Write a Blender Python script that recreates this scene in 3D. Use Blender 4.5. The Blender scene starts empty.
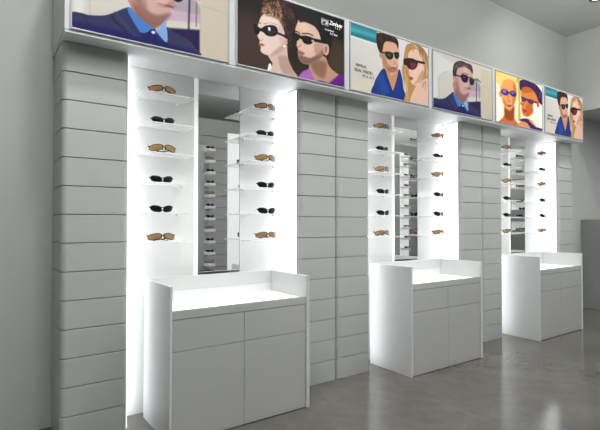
import bpy, bmesh, math, random
import numpy as np
from mathutils import Vector, Matrix
ART={"suit":[["b",[[0,0,[200,196,188]],[1,0,[196,186,170]],[0,1,[206,204,198]],[1,1,[205,198,186]]]],["p",[[0.062,-0.006],[0.065,0.535],[0.173,0.658],[0.31,0.757],[0.317,0.868],[0.012,0.976],[0.008,0.033]],[214,213,210],0.03,0,1.0],["l",[[0.099,0.161],[0.101,0.564],[0.22,0.692]],0.008,[176,166,160],0.01,0.6],["p",[[0.562,0.732],[0.729,0.692],[0.793,0.578],[0.792,0.35],[0.559,0.287]],[160,150,160],0.03,0,0.8],["p",[[0.574,0.457],[0.793,0.495],[0.792,0.35],[0.56,0.316]],[196,172,190],0.02,0,0.9],["p",[[0.558,0.322],[0.788,0.388],[0.788,0.297],[0.558,0.234]],[205,205,190],0.02,0,0.9],["p",[[0.558,0.234],[0.788,0.306],[0.789,0.01],[0.559,-0.02]],[52,40,84],0.02,0,1.0],["l",[[0.715,0.649],[0.709,0.214]],0.012,[50,48,80],0.01,0.9],["l",[[0.765,0.627],[0.763,0.342]],0.008,[90,84,110],0.01,0.7],["l",[[0.651,0.667],[0.729,0.71],[0.779,0.681]],0.02,[80,74,84],0.015,0.7],["p",[[0.799,0.923],[0.999,0.952],[0.992,-0.031],[0.793,-0.022]],[199,189,173],0.006,0,1.0],["l",[[0.801,0.611],[0.993,0.591]],0.006,[176,164,148],0.01,0.6],["p",[[-0.012,0.136],[0.048,0.17],[0.086,0.166],[0.175,0.202],[0.24,0.268],[0.303,0.343],[0.357,0.351],[0.459,0.325],[0.46,-0.101],[-0.02,-0.079]],[58,62,96],0.006,1,1.0],["p",[[0.553,0.223],[0.614,0.2],[0.708,0.153],[0.751,0.094],[0.792,-0.013],[0.554,-0.095]],[66,66,98],0.006,1,1.0],["p",[[-0.012,0.059],[0.084,0.068],[0.241,0.065],[0.46,0.029],[0.46,-0.101],[-0.02,-0.112]],[38,24,104],0.05,0,0.85],["p",[[0.484,0.09],[0.584,0.043],[0.762,0.03],[0.792,-0.022],[0.456,-0.076]],[34,20,100],0.05,0,0.8],["l",[[0.221,0.216],[0.241,0.163],[0.279,0.126],[0.308,0.076]],0.008,[30,26,60],0.01,0.8],["l",[[0.07,0.156],[0.08,0.1],[0.102,0.05]],0.007,[40,42,80],0.015,0.6],["l",[[0.24,0.264],[0.289,0.175],[0.358,0.07]],0.01,[86,88,122],0.02,0.5],["p",[[0.322,0.544],[0.337,0.349],[0.379,0.267],[0.47,0.187],[0.538,0.287],[0.553,0.346],[0.572,0.672]],[176,138,126],0.006,1,1.0],["p",[[0.326,0.799],[0.312,0.65],[0.337,0.496],[0.379,0.353],[0.438,0.283],[0.491,0.268],[0.539,0.31],[0.581,0.404],[0.605,0.53],[0.651,0.603],[0.638,0.689],[0.645,0.834],[0.532,0.899],[0.382,0.862]],[196,166,156],0.006,1,1.0],["p",[[0.35,0.423],[0.416,0.37],[0.493,0.354],[0.583,0.413],[0.553,0.311],[0.47,0.187],[0.369,0.28]],[134,96,90],0.035,1,0.75],["p",[[0.326,0.763],[0.318,0.58],[0.363,0.414],[0.412,0.319],[0.432,0.434],[0.397,0.605]],[156,120,114],0.04,1,0.6],["e",[0.563,0.491],0.045,0.018,0.2,[150,92,92],0.02,0.9],["l",[[0.503,0.494],[0.552,0.495],[0.603,0.484]],0.006,[110,66,70],0.006,0.9],["l",[[0.589,0.584],[0.609,0.553],[0.568,0.526]],0.008,[150,112,106],0.01,0.8],["p",[[0.309,0.345],[0.325,0.268],[0.391,0.106],[0.428,0.125],[0.474,0.19],[0.407,0.246],[0.351,0.322],[0.325,0.36]],[84,130,192],0.005,1,1.0],["p",[[0.541,0.295],[0.555,0.294],[0.563,0.069],[0.489,0.158],[0.516,0.211]],[134,168,214],0.005,1,1.0],["p",[[0.391,0.099],[0.431,0.12],[0.473,0.178],[0.554,0.057],[0.566,0.035],[0.534,-0.029],[0.437,-0.015]],[36,40,100],0.006,1,0.85],["l",[[0.309,0.345],[0.325,0.268],[0.391,0.103]],0.005,[40,60,120],0.006,0.8],["e",[0.473,0.144],0.012,0.016,0,[220,228,240],0.006,1],["p",[[0.309,0.685],[0.323,0.841],[0.375,0.925],[0.455,0.968],[0.532,0.959],[0.625,0.946],[0.653,0.843],[0.638,0.786],[0.6,0.848],[0.515,0.864],[0.421,0.832],[0.381,0.774],[0.361,0.637],[0.335,0.622]],[74,60,62],0.008,1,1.0],["l",[[0.382,0.891],[0.498,0.924],[0.625,0.883]],0.02,[120,104,102],0.02,0.6],["l",[[0.375,0.845],[0.465,0.883],[0.549,0.875]],0.008,[50,38,44],0.008,0.8],["h",[[0.322,0.762],[0.349,0.872],[0.432,0.952],[0.532,0.959]],[[0.381,0.818],[0.448,0.863],[0.532,0.892],[0.638,0.831]],60,0.007,[[116,98,98],[52,40,46],[140,122,118],[74,58,62]],0.7],["l",[[0.46,0.728],[0.514,0.76],[0.562,0.746]],0.008,[70,50,50],0.006,0.8],["l",[[0.603,0.715],[0.652,0.716]],0.007,[70,50,50],0.006,0.8],["e",[0.515,0.827],0.05,0.07,0,[212,186,176],0.05,0.7],["e",[0.53,0.529],0.03,0.05,0,[208,180,170],0.04,0.7],["p",[[0.354,0.537],[0.379,0.353],[0.438,0.283],[0.491,0.272],[0.539,0.318],[0.478,0.345],[0.419,0.408],[0.386,0.511]],[146,110,104],0.03,1,0.7],["e",[0.344,0.603],0.022,0.05,0,[186,146,138],0.01,1],["l",[[0.335,0.672],[0.453,0.674]],0.014,[48,36,54],0.006,1.0],["p",[[0.44,0.685],[0.487,0.729],[0.548,0.727],[0.572,0.683],[0.554,0.611],[0.507,0.581],[0.463,0.604]],[44,26,66],0.006,1,1.0],["p",[[0.589,0.681],[0.645,0.695],[0.672,0.662],[0.665,0.6],[0.626,0.566],[0.596,0.601]],[48,30,70],0.006,1,1.0],["l",[[0.447,0.702],[0.565,0.703],[0.666,0.683]],0.01,[30,22,40],0.005,1.0],["e",[0.497,0.674],0.02,0.03,0,[110,70,120],0.02,0.6]],"couple":[["b",[[0,0,[62,50,48]],[1,0,[66,54,46]],[0,1,[26,18,20]],[1,1,[8,4,8]]]],["e",[0.1,0.232],0.25,0.5,0,[84,66,60],0.25,0.8],["e",[0.925,0.419],0.12,0.3,0,[92,76,62],0.12,0.7],["p",[[0.511,1.067],[1.01,1.014],[1.01,0.748],[0.751,0.77],[0.47,0.863]],[10,6,9],0.06,1,0.8],["p",[[0.26,0.235],[0.297,0.101],[0.262,0.006],[0.512,-0.008],[0.482,0.08],[0.437,0.216],[0.408,0.472]],[214,188,178],0.006,1,1.0],["p",[[0.419,0.249],[0.47,0.116],[0.507,-0.009],[0.392,0.008],[0.348,0.202]],[176,146,136],0.03,1,0.7],["p",[[0.204,0.704],[0.178,0.611],[0.161,0.487],[0.169,0.409],[0.185,0.375],[0.182,0.333],[0.193,0.285],[0.193,0.233],[0.224,0.204],[0.27,0.206],[0.332,0.25],[0.392,0.339],[0.437,0.453],[0.449,0.701],[0.358,0.805],[0.26,0.789]],[228,206,198],0.006,1,1.0],["p",[[0.279,0.213],[0.338,0.249],[0.398,0.341],[0.437,0.468],[0.392,0.405],[0.328,0.305]],[184,150,138],0.03,1,0.8],["p",[[0.348,0.656],[0.439,0.666],[0.439,0.454],[0.368,0.395]],[204,172,160],0.04,1,0.5],["p",[[0.179,0.687],[0.189,0.756],[0.212,0.807],[0.2,0.878],[0.231,0.887],[0.269,0.935],[0.312,0.939],[0.356,0.99],[0.437,0.981],[0.478,0.897],[0.507,0.812],[0.503,0.663],[0.47,0.557],[0.462,0.432],[0.441,0.315],[0.429,0.34],[0.433,0.487],[0.412,0.534],[0.392,0.616],[0.368,0.683],[0.324,0.735],[0.269,0.764],[0.223,0.742]],[66,42,36],0.008,1,1.0],["h",[[0.189,0.727],[0.212,0.813],[0.261,0.902],[0.328,0.958],[0.392,0.965]],[[0.262,0.737],[0.312,0.718],[0.364,0.693],[0.392,0.64],[0.429,0.601]],70,0.008,[[196,156,116],[150,108,80],[92,60,48],[224,190,150]],0.75],["h",[[0.392,0.965],[0.449,0.944],[0.495,0.813],[0.495,0.629]],[[0.392,0.676],[0.408,0.623],[0.425,0.539],[0.449,0.348]],80,0.008,[[60,38,32],[100,64,50],[36,22,20],[130,88,66]],0.75],["c",[0.298,0.843],0.095,0.13,60,0.018,0.006,[[160,124,92],[104,72,56],[60,40,36],[206,172,134],[36,24,22],[50,34,30]],0.7],["c",[0.433,0.815],0.065,0.2,80,0.02,0.007,[[44,30,28],[76,50,42],[26,18,16],[104,74,60],[18,11,11]],0.7],["c",[0.449,0.579],0.035,0.22,40,0.018,0.006,[[50,32,30],[84,56,46],[22,14,14]],0.7],["c",[0.231,0.875],0.03,0.05,14,0.014,0.004,[[150,112,86],[90,62,50]],0.6],["l",[[0.174,0.597],[0.193,0.6]],0.007,[96,66,56],0.006,0.8],["l",[[0.227,0.609],[0.281,0.645],[0.328,0.642]],0.008,[110,78,66],0.008,0.8],["e",[0.241,0.301],0.03,0.05,0,[238,206,196],0.04,0.7],["e",[0.269,0.666],0.06,0.07,0,[238,218,212],0.05,0.7],["l",[[0.299,0.522],[0.368,0.527],[0.437,0.495]],0.016,[28,20,22],0.006,1.0],["p",[[0.131,0.561],[0.155,0.566],[0.178,0.541],[0.2,0.539],[0.231,0.582],[0.281,0.615],[0.324,0.616],[0.344,0.565],[0.332,0.506],[0.293,0.466],[0.246,0.459],[0.216,0.487],[0.189,0.493],[0.174,0.446],[0.152,0.437],[0.137,0.477]],[18,13,16],0.005,1,1.0],["p",[[0.25,0.525],[0.32,0.561],[0.32,0.513],[0.281,0.473],[0.254,0.486]],[92,66,74],0.02,1,0.6],["p",[[0.254,0.574],[0.275,0.583],[0.279,0.537],[0.26,0.529]],[236,232,236],0.006,0,1.0],["p",[[0.178,0.332],[0.201,0.341],[0.227,0.325],[0.204,0.298],[0.186,0.3]],[196,126,130],0.005,1,1.0],["l",[[0.182,0.316],[0.223,0.323]],0.005,[150,70,84],0.004,1.0],["l",[[0.182,0.374],[0.199,0.369],[0.212,0.398]],0.006,[180,140,132],0.008,0.8],["e",[0.408,0.441],0.016,0.05,0,[214,176,164],0.01,1.0],["e",[0.402,0.379],0.01,0.018,0,[250,246,240],0.004,1.0],["p",[[0.262,0.082],[0.281,0.095],[0.285,0.032],[0.254,-0.002]],[240,238,236],0.008,1,1.0],["p",[[0.647,0.268],[0.631,0.113],[0.612,0.033],[0.67,-0.014],[0.847,0.016],[0.951,0.142],[0.913,0.187],[0.843,0.254],[0.797,0.378],[0.708,0.345]],[190,152,134],0.006,1,1.0],["p",[[0.66,0.245],[0.767,0.311],[0.817,0.273],[0.787,0.067],[0.689,0.118]],[138,102,88],0.04,1,0.8],["p",[[0.553,0.849],[0.523,0.747],[0.505,0.659],[0.508,0.566],[0.519,0.491],[0.516,0.43],[0.53,0.382],[0.53,0.302],[0.545,0.243],[0.579,0.206],[0.643,0.218],[0.716,0.293],[0.779,0.394],[0.799,0.575],[0.78,0.79],[0.651,0.883]],[218,186,168],0.006,1,1.0],["p",[[0.534,0.303],[0.545,0.243],[0.579,0.206],[0.643,0.218],[0.716,0.293],[0.779,0.394],[0.787,0.5],[0.724,0.393],[0.651,0.31],[0.594,0.309],[0.564,0.314]],[112,86,80],0.02,1,0.8],["p",[[0.689,0.517],[0.787,0.556],[0.777,0.426],[0.708,0.367]],[176,138,122],0.03,1,0.6],["p",[[0.53,0.812],[0.512,0.831],[0.549,0.891],[0.579,0.932],[0.651,0.954],[0.728,0.957],[0.8,0.9],[0.844,0.829],[0.868,0.715],[0.868,0.588],[0.84,0.416],[0.823,0.371],[0.815,0.547],[0.779,0.572],[0.76,0.598],[0.744,0.669],[0.724,0.733],[0.689,0.774],[0.639,0.79],[0.59,0.79],[0.549,0.767]],[16,11,13],0.007,1,1.0],["h",[[0.549,0.88],[0.613,0.931],[0.709,0.943],[0.798,0.882]],[[0.613,0.8],[0.689,0.785],[0.748,0.693],[0.828,0.586]],90,0.006,[[62,52,52],[38,30,32],[8,5,6],[78,68,68]],0.6],["e",[0.811,0.49],0.03,0.085,-0.15,[216,172,152],0.008,1],["e",[0.807,0.488],0.014,0.05,-0.15,[150,104,90],0.01,0.8],["l",[[0.501,0.628],[0.53,0.624],[0.549,0.61]],0.009,[40,28,28],0.006,0.9],["l",[[0.571,0.62],[0.632,0.645],[0.674,0.635]],0.009,[40,28,28],0.006,0.9],["e",[0.584,0.728],0.05,0.06,0,[232,204,188],0.05,0.7],["e",[0.564,0.422],0.02,0.04,0,[228,196,180],0.03,0.7],["e",[0.631,0.448],0.04,0.05,0,[226,194,176],0.04,0.7],["l",[[0.662,0.575],[0.799,0.592]],0.026,[20,17,20],0.006,1.0],["p",[[0.472,0.589],[0.497,0.605],[0.534,0.599],[0.556,0.586],[0.601,0.605],[0.658,0.607],[0.685,0.579],[0.666,0.522],[0.624,0.489],[0.586,0.496],[0.564,0.535],[0.545,0.539],[0.527,0.504],[0.497,0.498],[0.476,0.532]],[12,11,13],0.005,1,1.0],["e",[0.674,0.558],0.014,0.018,0,[176,176,180],0.004,1.0],["p",[[0.527,0.365],[0.556,0.376],[0.594,0.352],[0.571,0.317],[0.534,0.303]],[172,122,114],0.006,1,1.0],["l",[[0.53,0.339],[0.59,0.348]],0.005,[112,74,72],0.004,1.0],["l",[[0.512,0.429],[0.538,0.423],[0.56,0.458]],0.008,[168,124,108],0.008,0.9],["p",[[0.542,-0.017],[0.564,0.071],[0.605,0.123],[0.643,0.152],[0.658,0.108],[0.673,0.053],[0.689,-0.019]],[176,112,186],0.006,1,1.0],["p",[[0.689,-0.019],[0.747,0.021],[0.851,0.02],[0.934,0.154],[0.967,0.182],[1.014,0.145],[1.014,-0.034],[0.689,-0.074]],[92,22,122],0.006,1,1.0],["p",[[0.847,0.019],[0.934,0.154],[0.972,0.178],[0.993,0.075]],[122,44,150],0.02,1,0.6],["p",[[0.76,0.934],[0.834,0.928],[0.834,0.831],[0.76,0.838]],[190,186,188],0.004,0,1.0],["e",[0.795,0.885],0.02,0.045,0,[60,54,58],0.006,0.9],["l",[[0.779,0.89],[0.797,0.912],[0.815,0.881],[0.797,0.847]],0.008,[235,232,232],0.003,1.0],["l",[[0.765,0.923],[0.829,0.92]],0.004,[60,56,60],0.003,1.0],["l",[[0.769,0.854],[0.829,0.842]],0.006,[90,86,90],0.004,1.0]],"beach":[["b",[[0,0,[206,200,188]],[1,0,[214,206,200]],[0,1,[204,202,198]],[1,1,[226,228,232]]]],["p",[[-0.008,1.013],[0.31,1.0],[0.309,0.797],[-0.008,0.805]],[58,138,150],0.008,0,1.0],["l",[[-0.008,0.906],[0.309,0.916]],0.03,[104,176,182],0.03,0.7],["l",[[-0.008,0.832],[0.309,0.832]],0.02,[34,104,120],0.02,0.7],["l",[[-0.008,0.798],[0.309,0.79]],0.014,[226,232,230],0.01,0.8],["p",[[0.008,0.183],[0.302,0.173],[0.302,-0.071],[0.008,-0.051]],[214,204,186],0.05,0,0.6],["p",[[0.386,0.569],[0.402,0.38],[0.455,0.22],[0.509,0.086],[0.585,0.296],[0.574,0.492]],[196,148,124],0.006,1,1.0],["p",[[0.336,0.744],[0.375,0.565],[0.413,0.437],[0.47,0.374],[0.515,0.382],[0.556,0.439],[0.58,0.584],[0.592,0.734],[0.581,0.875],[0.414,0.888]],[214,172,148],0.006,1,1.0],["p",[[0.353,0.715],[0.38,0.549],[0.427,0.431],[0.475,0.383],[0.487,0.48],[0.436,0.551],[0.408,0.701]],[164,118,98],0.03,1,0.7],["p",[[0.441,0.436],[0.51,0.409],[0.562,0.462],[0.58,0.566],[0.545,0.507],[0.487,0.487]],[138,100,86],0.02,1,0.6],["p",[[0.304,0.935],[0.321,0.977],[0.404,1.004],[0.494,1.006],[0.564,0.984],[0.587,0.914],[0.578,0.83],[0.552,0.892],[0.488,0.903],[0.426,0.885],[0.397,0.832],[0.381,0.733],[0.358,0.668],[0.331,0.707],[0.309,0.797]],[58,40,32],0.008,1,1.0],["h",[[0.32,0.941],[0.403,0.99],[0.514,0.986]],[[0.331,0.742],[0.403,0.862],[0.557,0.902]],30,0.008,[[92,66,50],[40,26,22],[120,90,70]],0.6],["e",[0.358,0.64],0.018,0.05,0,[188,138,116],0.008,1.0],["l",[[0.353,0.687],[0.442,0.692]],0.01,[30,26,26],0.005,1.0],["p",[[0.414,0.703],[0.459,0.735],[0.505,0.73],[0.519,0.685],[0.499,0.628],[0.459,0.606],[0.425,0.636]],[28,40,32],0.006,1,1.0],["p",[[0.528,0.739],[0.563,0.767],[0.592,0.756],[0.595,0.699],[0.568,0.653],[0.539,0.664]],[30,42,34],0.006,1,1.0],["e",[0.465,0.679],0.02,0.03,0,[74,104,72],0.015,0.8],["l",[[0.414,0.71],[0.522,0.73],[0.592,0.763]],0.008,[20,18,18],0.004,1.0],["p",[[0.481,0.492],[0.527,0.508],[0.55,0.494],[0.516,0.461]],[170,96,92],0.006,1,1.0],["l",[[0.522,0.593],[0.545,0.572],[0.516,0.547]],0.007,[168,118,98],0.008,0.8],["p",[[0.264,-0.019],[0.275,0.158],[0.308,0.272],[0.369,0.411],[0.408,0.432],[0.43,0.333],[0.469,0.217],[0.509,0.107],[0.544,0.211],[0.573,0.343],[0.597,0.496],[0.632,0.376],[0.65,0.207],[0.667,-0.015]],[24,64,132],0.006,1,1.0],["p",[[0.308,0.209],[0.369,0.362],[0.424,0.246],[0.457,0.078],[0.357,0.014]],[44,92,164],0.03,1,0.6],["l",[[0.413,0.419],[0.464,0.237],[0.509,0.1]],0.009,[10,26,70],0.007,1.0],["l",[[0.591,0.479],[0.561,0.289],[0.515,0.102]],0.008,[12,30,76],0.007,1.0],["l",[[0.33,0.216],[0.351,-0.009]],0.008,[14,40,96],0.01,0.7],["p",[[0.682,0.892],[0.737,0.973],[0.83,1.002],[0.925,0.972],[0.989,0.881],[1.022,0.74],[1.014,0.43],[0.929,0.32],[0.821,0.258],[0.764,0.011],[0.661,-0.002],[0.692,0.219],[0.633,0.45],[0.651,0.646]],[186,144,98],0.008,1,1.0],["p",[[0.752,-0.022],[0.802,0.233],[0.897,0.393],[1.027,0.449],[1.025,-0.012]],[222,188,168],0.008,1,1.0],["p",[[0.73,0.83],[0.718,0.707],[0.729,0.548],[0.717,0.492],[0.735,0.446],[0.741,0.382],[0.771,0.31],[0.834,0.299],[0.91,0.428],[0.949,0.638],[0.931,0.837],[0.823,0.91]],[230,196,178],0.006,1,1.0],["p",[[0.796,0.302],[0.91,0.428],[0.943,0.598],[0.891,0.535],[0.834,0.389]],[190,146,124],0.025,1,0.7],["h",[[0.731,0.948],[0.83,0.995],[0.925,0.964],[1.002,0.81]],[[0.767,0.859],[0.912,0.815],[0.956,0.602],[0.974,0.418]],50,0.008,[[214,176,126],[150,108,70],[232,204,160],[120,84,56]],0.7],["h",[[0.694,0.845],[0.669,0.616],[0.639,0.451]],[[0.687,0.512],[0.704,0.223],[0.715,-0.002]],40,0.008,[[206,166,112],[146,104,66],[226,192,146]],0.7],["h",[[0.929,0.404],[0.974,0.418]],[[0.884,0.239],[0.993,0.194]],10,0.008,[[190,150,100],[150,110,70]],0.6],["l",[[0.823,0.707],[0.943,0.72]],0.022,[60,26,36],0.006,1.0],["p",[[0.651,0.668],[0.681,0.705],[0.754,0.735],[0.823,0.73],[0.851,0.68],[0.828,0.597],[0.772,0.544],[0.717,0.559],[0.693,0.595],[0.663,0.592]],[54,16,30],0.006,1,1.0],["p",[[0.742,0.656],[0.822,0.677],[0.81,0.598],[0.766,0.561]],[146,74,90],0.02,1,0.7],["p",[[0.723,0.413],[0.76,0.425],[0.79,0.405],[0.747,0.361]],[168,92,88],0.006,1,1.0],["l",[[0.717,0.492],[0.747,0.488]],0.007,[180,130,112],0.008,0.8]],"glow":[["b",[[0,0,[250,232,200]],[1,0,[255,246,230]],[0,1,[244,206,120]],[1,1,[250,244,232]]]],["p",[[0.02,0.716],[0.103,0.62],[0.131,0.324],[0.129,0.005],[0.015,-0.006]],[255,250,240],0.06,1,0.9],["p",[[0.423,0.964],[0.515,0.974],[0.529,0.776],[0.497,0.481],[0.508,0.168],[0.455,0.124],[0.433,0.527]],[196,182,96],0.02,1,0.9],["l",[[0.436,0.874],[0.452,0.532],[0.442,0.153]],0.02,[255,246,214],0.015,0.9],["p",[[0.18,0.352],[0.16,0.149],[0.069,0.021],[0.039,-0.037],[0.409,-0.043],[0.493,0.0],[0.378,0.138],[0.368,0.4]],[206,124,66],0.006,1,1.0],["p",[[0.186,0.307],[0.284,0.255],[0.361,0.367],[0.346,0.099],[0.19,0.095]],[150,72,44],0.03,1,0.8],["p",[[0.104,0.772],[0.091,0.647],[0.108,0.53],[0.138,0.402],[0.18,0.321],[0.235,0.283],[0.291,0.291],[0.355,0.375],[0.394,0.501],[0.421,0.649],[0.416,0.821],[0.378,0.931],[0.259,0.943],[0.147,0.883]],[232,170,108],0.006,1,1.0],["p",[[0.352,0.848],[0.416,0.805],[0.421,0.634],[0.381,0.466],[0.316,0.341],[0.337,0.501],[0.357,0.694]],[196,116,60],0.03,1,0.7],["p",[[0.132,0.476],[0.223,0.394],[0.192,0.324]],[204,126,70],0.03,1,0.7],["p",[[0.08,0.704],[0.087,0.827],[0.154,0.946],[0.272,1.015],[0.379,0.994],[0.429,0.872],[0.422,0.775],[0.384,0.889],[0.271,0.91],[0.153,0.848],[0.116,0.745]],[246,212,136],0.012,1,1.0],["e",[0.091,0.556],0.03,0.06,0,[226,150,90],0.01,1.0],["e",[0.182,0.618],0.08,0.062,0,[84,58,140],0.01,1.0],["e",[0.35,0.636],0.07,0.06,0,[78,48,128],0.01,1.0],["l",[[0.225,0.637],[0.312,0.644]],0.012,[70,40,90],0.006,1.0],["e",[0.17,0.633],0.035,0.025,0,[150,180,220],0.02,0.8],["e",[0.341,0.652],0.03,0.022,0,[140,160,210],0.02,0.8],["l",[[0.134,0.665],[0.232,0.682]],0.012,[170,110,60],0.01,0.8],["l",[[0.256,0.572],[0.242,0.463],[0.286,0.463]],0.01,[188,100,60],0.01,0.9],["p",[[0.211,0.363],[0.26,0.388],[0.323,0.38],[0.266,0.34]],[170,80,110],0.008,1,1.0],["p",[[0.494,0.086],[0.607,0.191],[0.777,0.165],[0.846,-0.016],[0.473,-0.045]],[232,160,110],0.01,1,1.0],["p",[[0.56,0.848],[0.525,0.679],[0.531,0.57],[0.504,0.483],[0.53,0.426],[0.529,0.315],[0.574,0.24],[0.655,0.234],[0.765,0.318],[0.864,0.48],[0.909,0.656],[0.875,0.844],[0.715,0.914]],[222,140,76],0.006,1,1.0],["p",[[0.56,0.848],[0.681,0.891],[0.818,0.828],[0.714,0.765],[0.565,0.722]],[176,92,40],0.03,1,0.6],["p",[[0.644,0.488],[0.816,0.565],[0.815,0.428],[0.71,0.279],[0.628,0.272]],[186,96,50],0.03,1,0.6],["p",[[0.795,0.56],[0.958,0.537],[1.01,0.35],[1.007,0.083],[0.882,0.149],[0.8,0.333]],[255,244,232],0.02,1,0.95],["p",[[0.488,0.896],[0.508,0.959],[0.601,1.001],[0.723,0.995],[0.855,0.983],[0.961,0.903],[1.014,0.785],[1.012,0.584],[0.93,0.609],[0.867,0.743],[0.784,0.844],[0.661,0.872],[0.56,0.829],[0.526,0.743],[0.493,0.797]],[66,34,96],0.008,1,1.0],["h",[[0.514,0.93],[0.648,0.978],[0.855,0.957],[0.982,0.809]],[[0.553,0.84],[0.681,0.878],[0.853,0.805],[0.93,0.629]],30,0.012,[[120,60,110],[40,16,70],[180,90,80]],0.6],["l",[[0.531,0.617],[0.645,0.597],[0.873,0.594]],0.02,[52,24,84],0.008,1.0],["e",[0.577,0.579],0.05,0.05,0,[96,56,110],0.012,0.9],["e",[0.733,0.576],0.07,0.052,0,[88,46,104],0.012,0.9],["e",[0.901,0.568],0.03,0.07,0,[206,96,60],0.012,1.0],["p",[[0.556,0.363],[0.609,0.377],[0.649,0.348],[0.588,0.301]],[176,60,90],0.008,1,1.0],["l",[[0.51,0.485],[0.556,0.465],[0.583,0.498]],0.01,[170,80,44],0.01,0.9],["p",[[0.481,0.117],[0.554,0.172],[0.675,0.187],[0.715,0.138],[0.846,0.062],[1.007,0.043],[1.006,-0.067],[0.776,-0.031],[0.64,0.102]],[64,28,110],0.01,1,1.0]]}
rnd = random.Random(7)
S = bpy.context.scene
C = S.collection
S.view_settings.view_transform = 'Standard'
S.view_settings.look = 'None'
S.cycles.use_denoising = True
S.cycles.max_bounces = 10
S.cycles.transparent_max_bounces = 24
S.cycles.sample_clamp_indirect = 4.0
S.cycles.caustics_reflective = False
S.cycles.caustics_refractive = False

# ------------------------------------------------------------------ dimensions (metres)
CW = .3779            # width of one clad pilaster
BW = 1.3204           # width of one display bay
PITCH = 2 * CW + BW
NICHE_Y = .239        # back of the bays
WALL_Y = .352         # wall behind everything
HZ = 2.373            # underside of the fascia
HTOP = 2.972
HX0, HX1 = -.011, 6.214
FY = -.14             # face of the fascia
CEIL = 4.09
RX = 6.82             # face of the end wall

# ------------------------------------------------------------------ materials
def lin(c):
    return tuple(((v / 255) / 12.92 if v / 255 <= .04045 else ((v / 255 + .055) / 1.055) ** 2.4) for v in c)

def mat(name, col, rough=.5, metal=0, spec=.5, emit=0, ecol=None, coat=0, noise=0, nscale=6, bump=0, bscale=60, alpha=1):
    m = bpy.data.materials.new(name); m.use_nodes = True
    nt = m.node_tree; b = nt.nodes['Principled BSDF']
    col = lin(col)
    b.inputs['Base Color'].default_value = (*col, 1)
    b.inputs['Roughness'].default_value = rough
    b.inputs['Metallic'].default_value = metal
    b.inputs['Specular IOR Level'].default_value = spec
    b.inputs['Coat Weight'].default_value = coat
    b.inputs['Alpha'].default_value = alpha
    if emit:
        b.inputs['Emission Color'].default_value = (*(lin(ecol) if ecol else (1, 1, 1)), 1)
        b.inputs['Emission Strength'].default_value = emit
    if noise or bump:
        tc = nt.nodes.new('ShaderNodeTexCoord')
    if noise:
        n = nt.nodes.new('ShaderNodeTexNoise'); n.inputs['Scale'].default_value = nscale; n.inputs['Detail'].default_value = 6
        nt.links.new(tc.outputs['Object'], n.inputs['Vector'])
        r = nt.nodes.new('ShaderNodeValToRGB')
        r.color_ramp.elements[0].position = .3; r.color_ramp.elements[1].position = .7
        r.color_ramp.elements[0].color = (*[c * (1 - noise) for c in col], 1)
        r.color_ramp.elements[1].color = (*[min(1, c * (1 + noise)) for c in col], 1)
        nt.links.new(n.outputs['Fac'], r.inputs['Fac']); nt.links.new(r.outputs['Color'], b.inputs['Base Color'])
    if bump:
        n2 = nt.nodes.new('ShaderNodeTexNoise'); n2.inputs['Scale'].default_value = bscale; n2.inputs['Detail'].default_value = 4
        nt.links.new(tc.outputs['Object'], n2.inputs['Vector'])
        bp = nt.nodes.new('ShaderNodeBump'); bp.inputs['Strength'].default_value = bump; bp.inputs['Distance'].default_value = .01
        nt.links.new(n2.outputs['Fac'], bp.inputs['Height']); nt.links.new(bp.outputs['Normal'], b.inputs['Normal'])
    return m

def glass_mat(name, tint, clear, rough=.05):
    m = bpy.data.materials.new(name); m.use_nodes = True
    nt = m.node_tree; b = nt.nodes['Principled BSDF']; out = nt.nodes['Material Output']
    b.inputs['Base Color'].default_value = (*lin(tint), 1); b.inputs['Roughness'].default_value = rough
    t = nt.nodes.new('ShaderNodeBsdfTransparent'); t.inputs['Color'].default_value = (1, 1, 1, 1)
    mx = nt.nodes.new('ShaderNodeMixShader')
    fr = nt.nodes.new('ShaderNodeFresnel'); fr.inputs['IOR'].default_value = 1.45
    mp = nt.nodes.new('ShaderNodeMapRange'); mp.inputs['To Min'].default_value = 1 - clear; mp.inputs['To Max'].default_value = .5
    nt.links.new(fr.outputs['Fac'], mp.inputs['Value']); nt.links.new(mp.outputs['Result'], mx.inputs['Fac'])
    nt.links.new(t.outputs[0], mx.inputs[1]); nt.links.new(b.outputs[0], mx.inputs[2]); nt.links.new(mx.outputs[0], out.inputs['Surface'])
    return m

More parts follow.
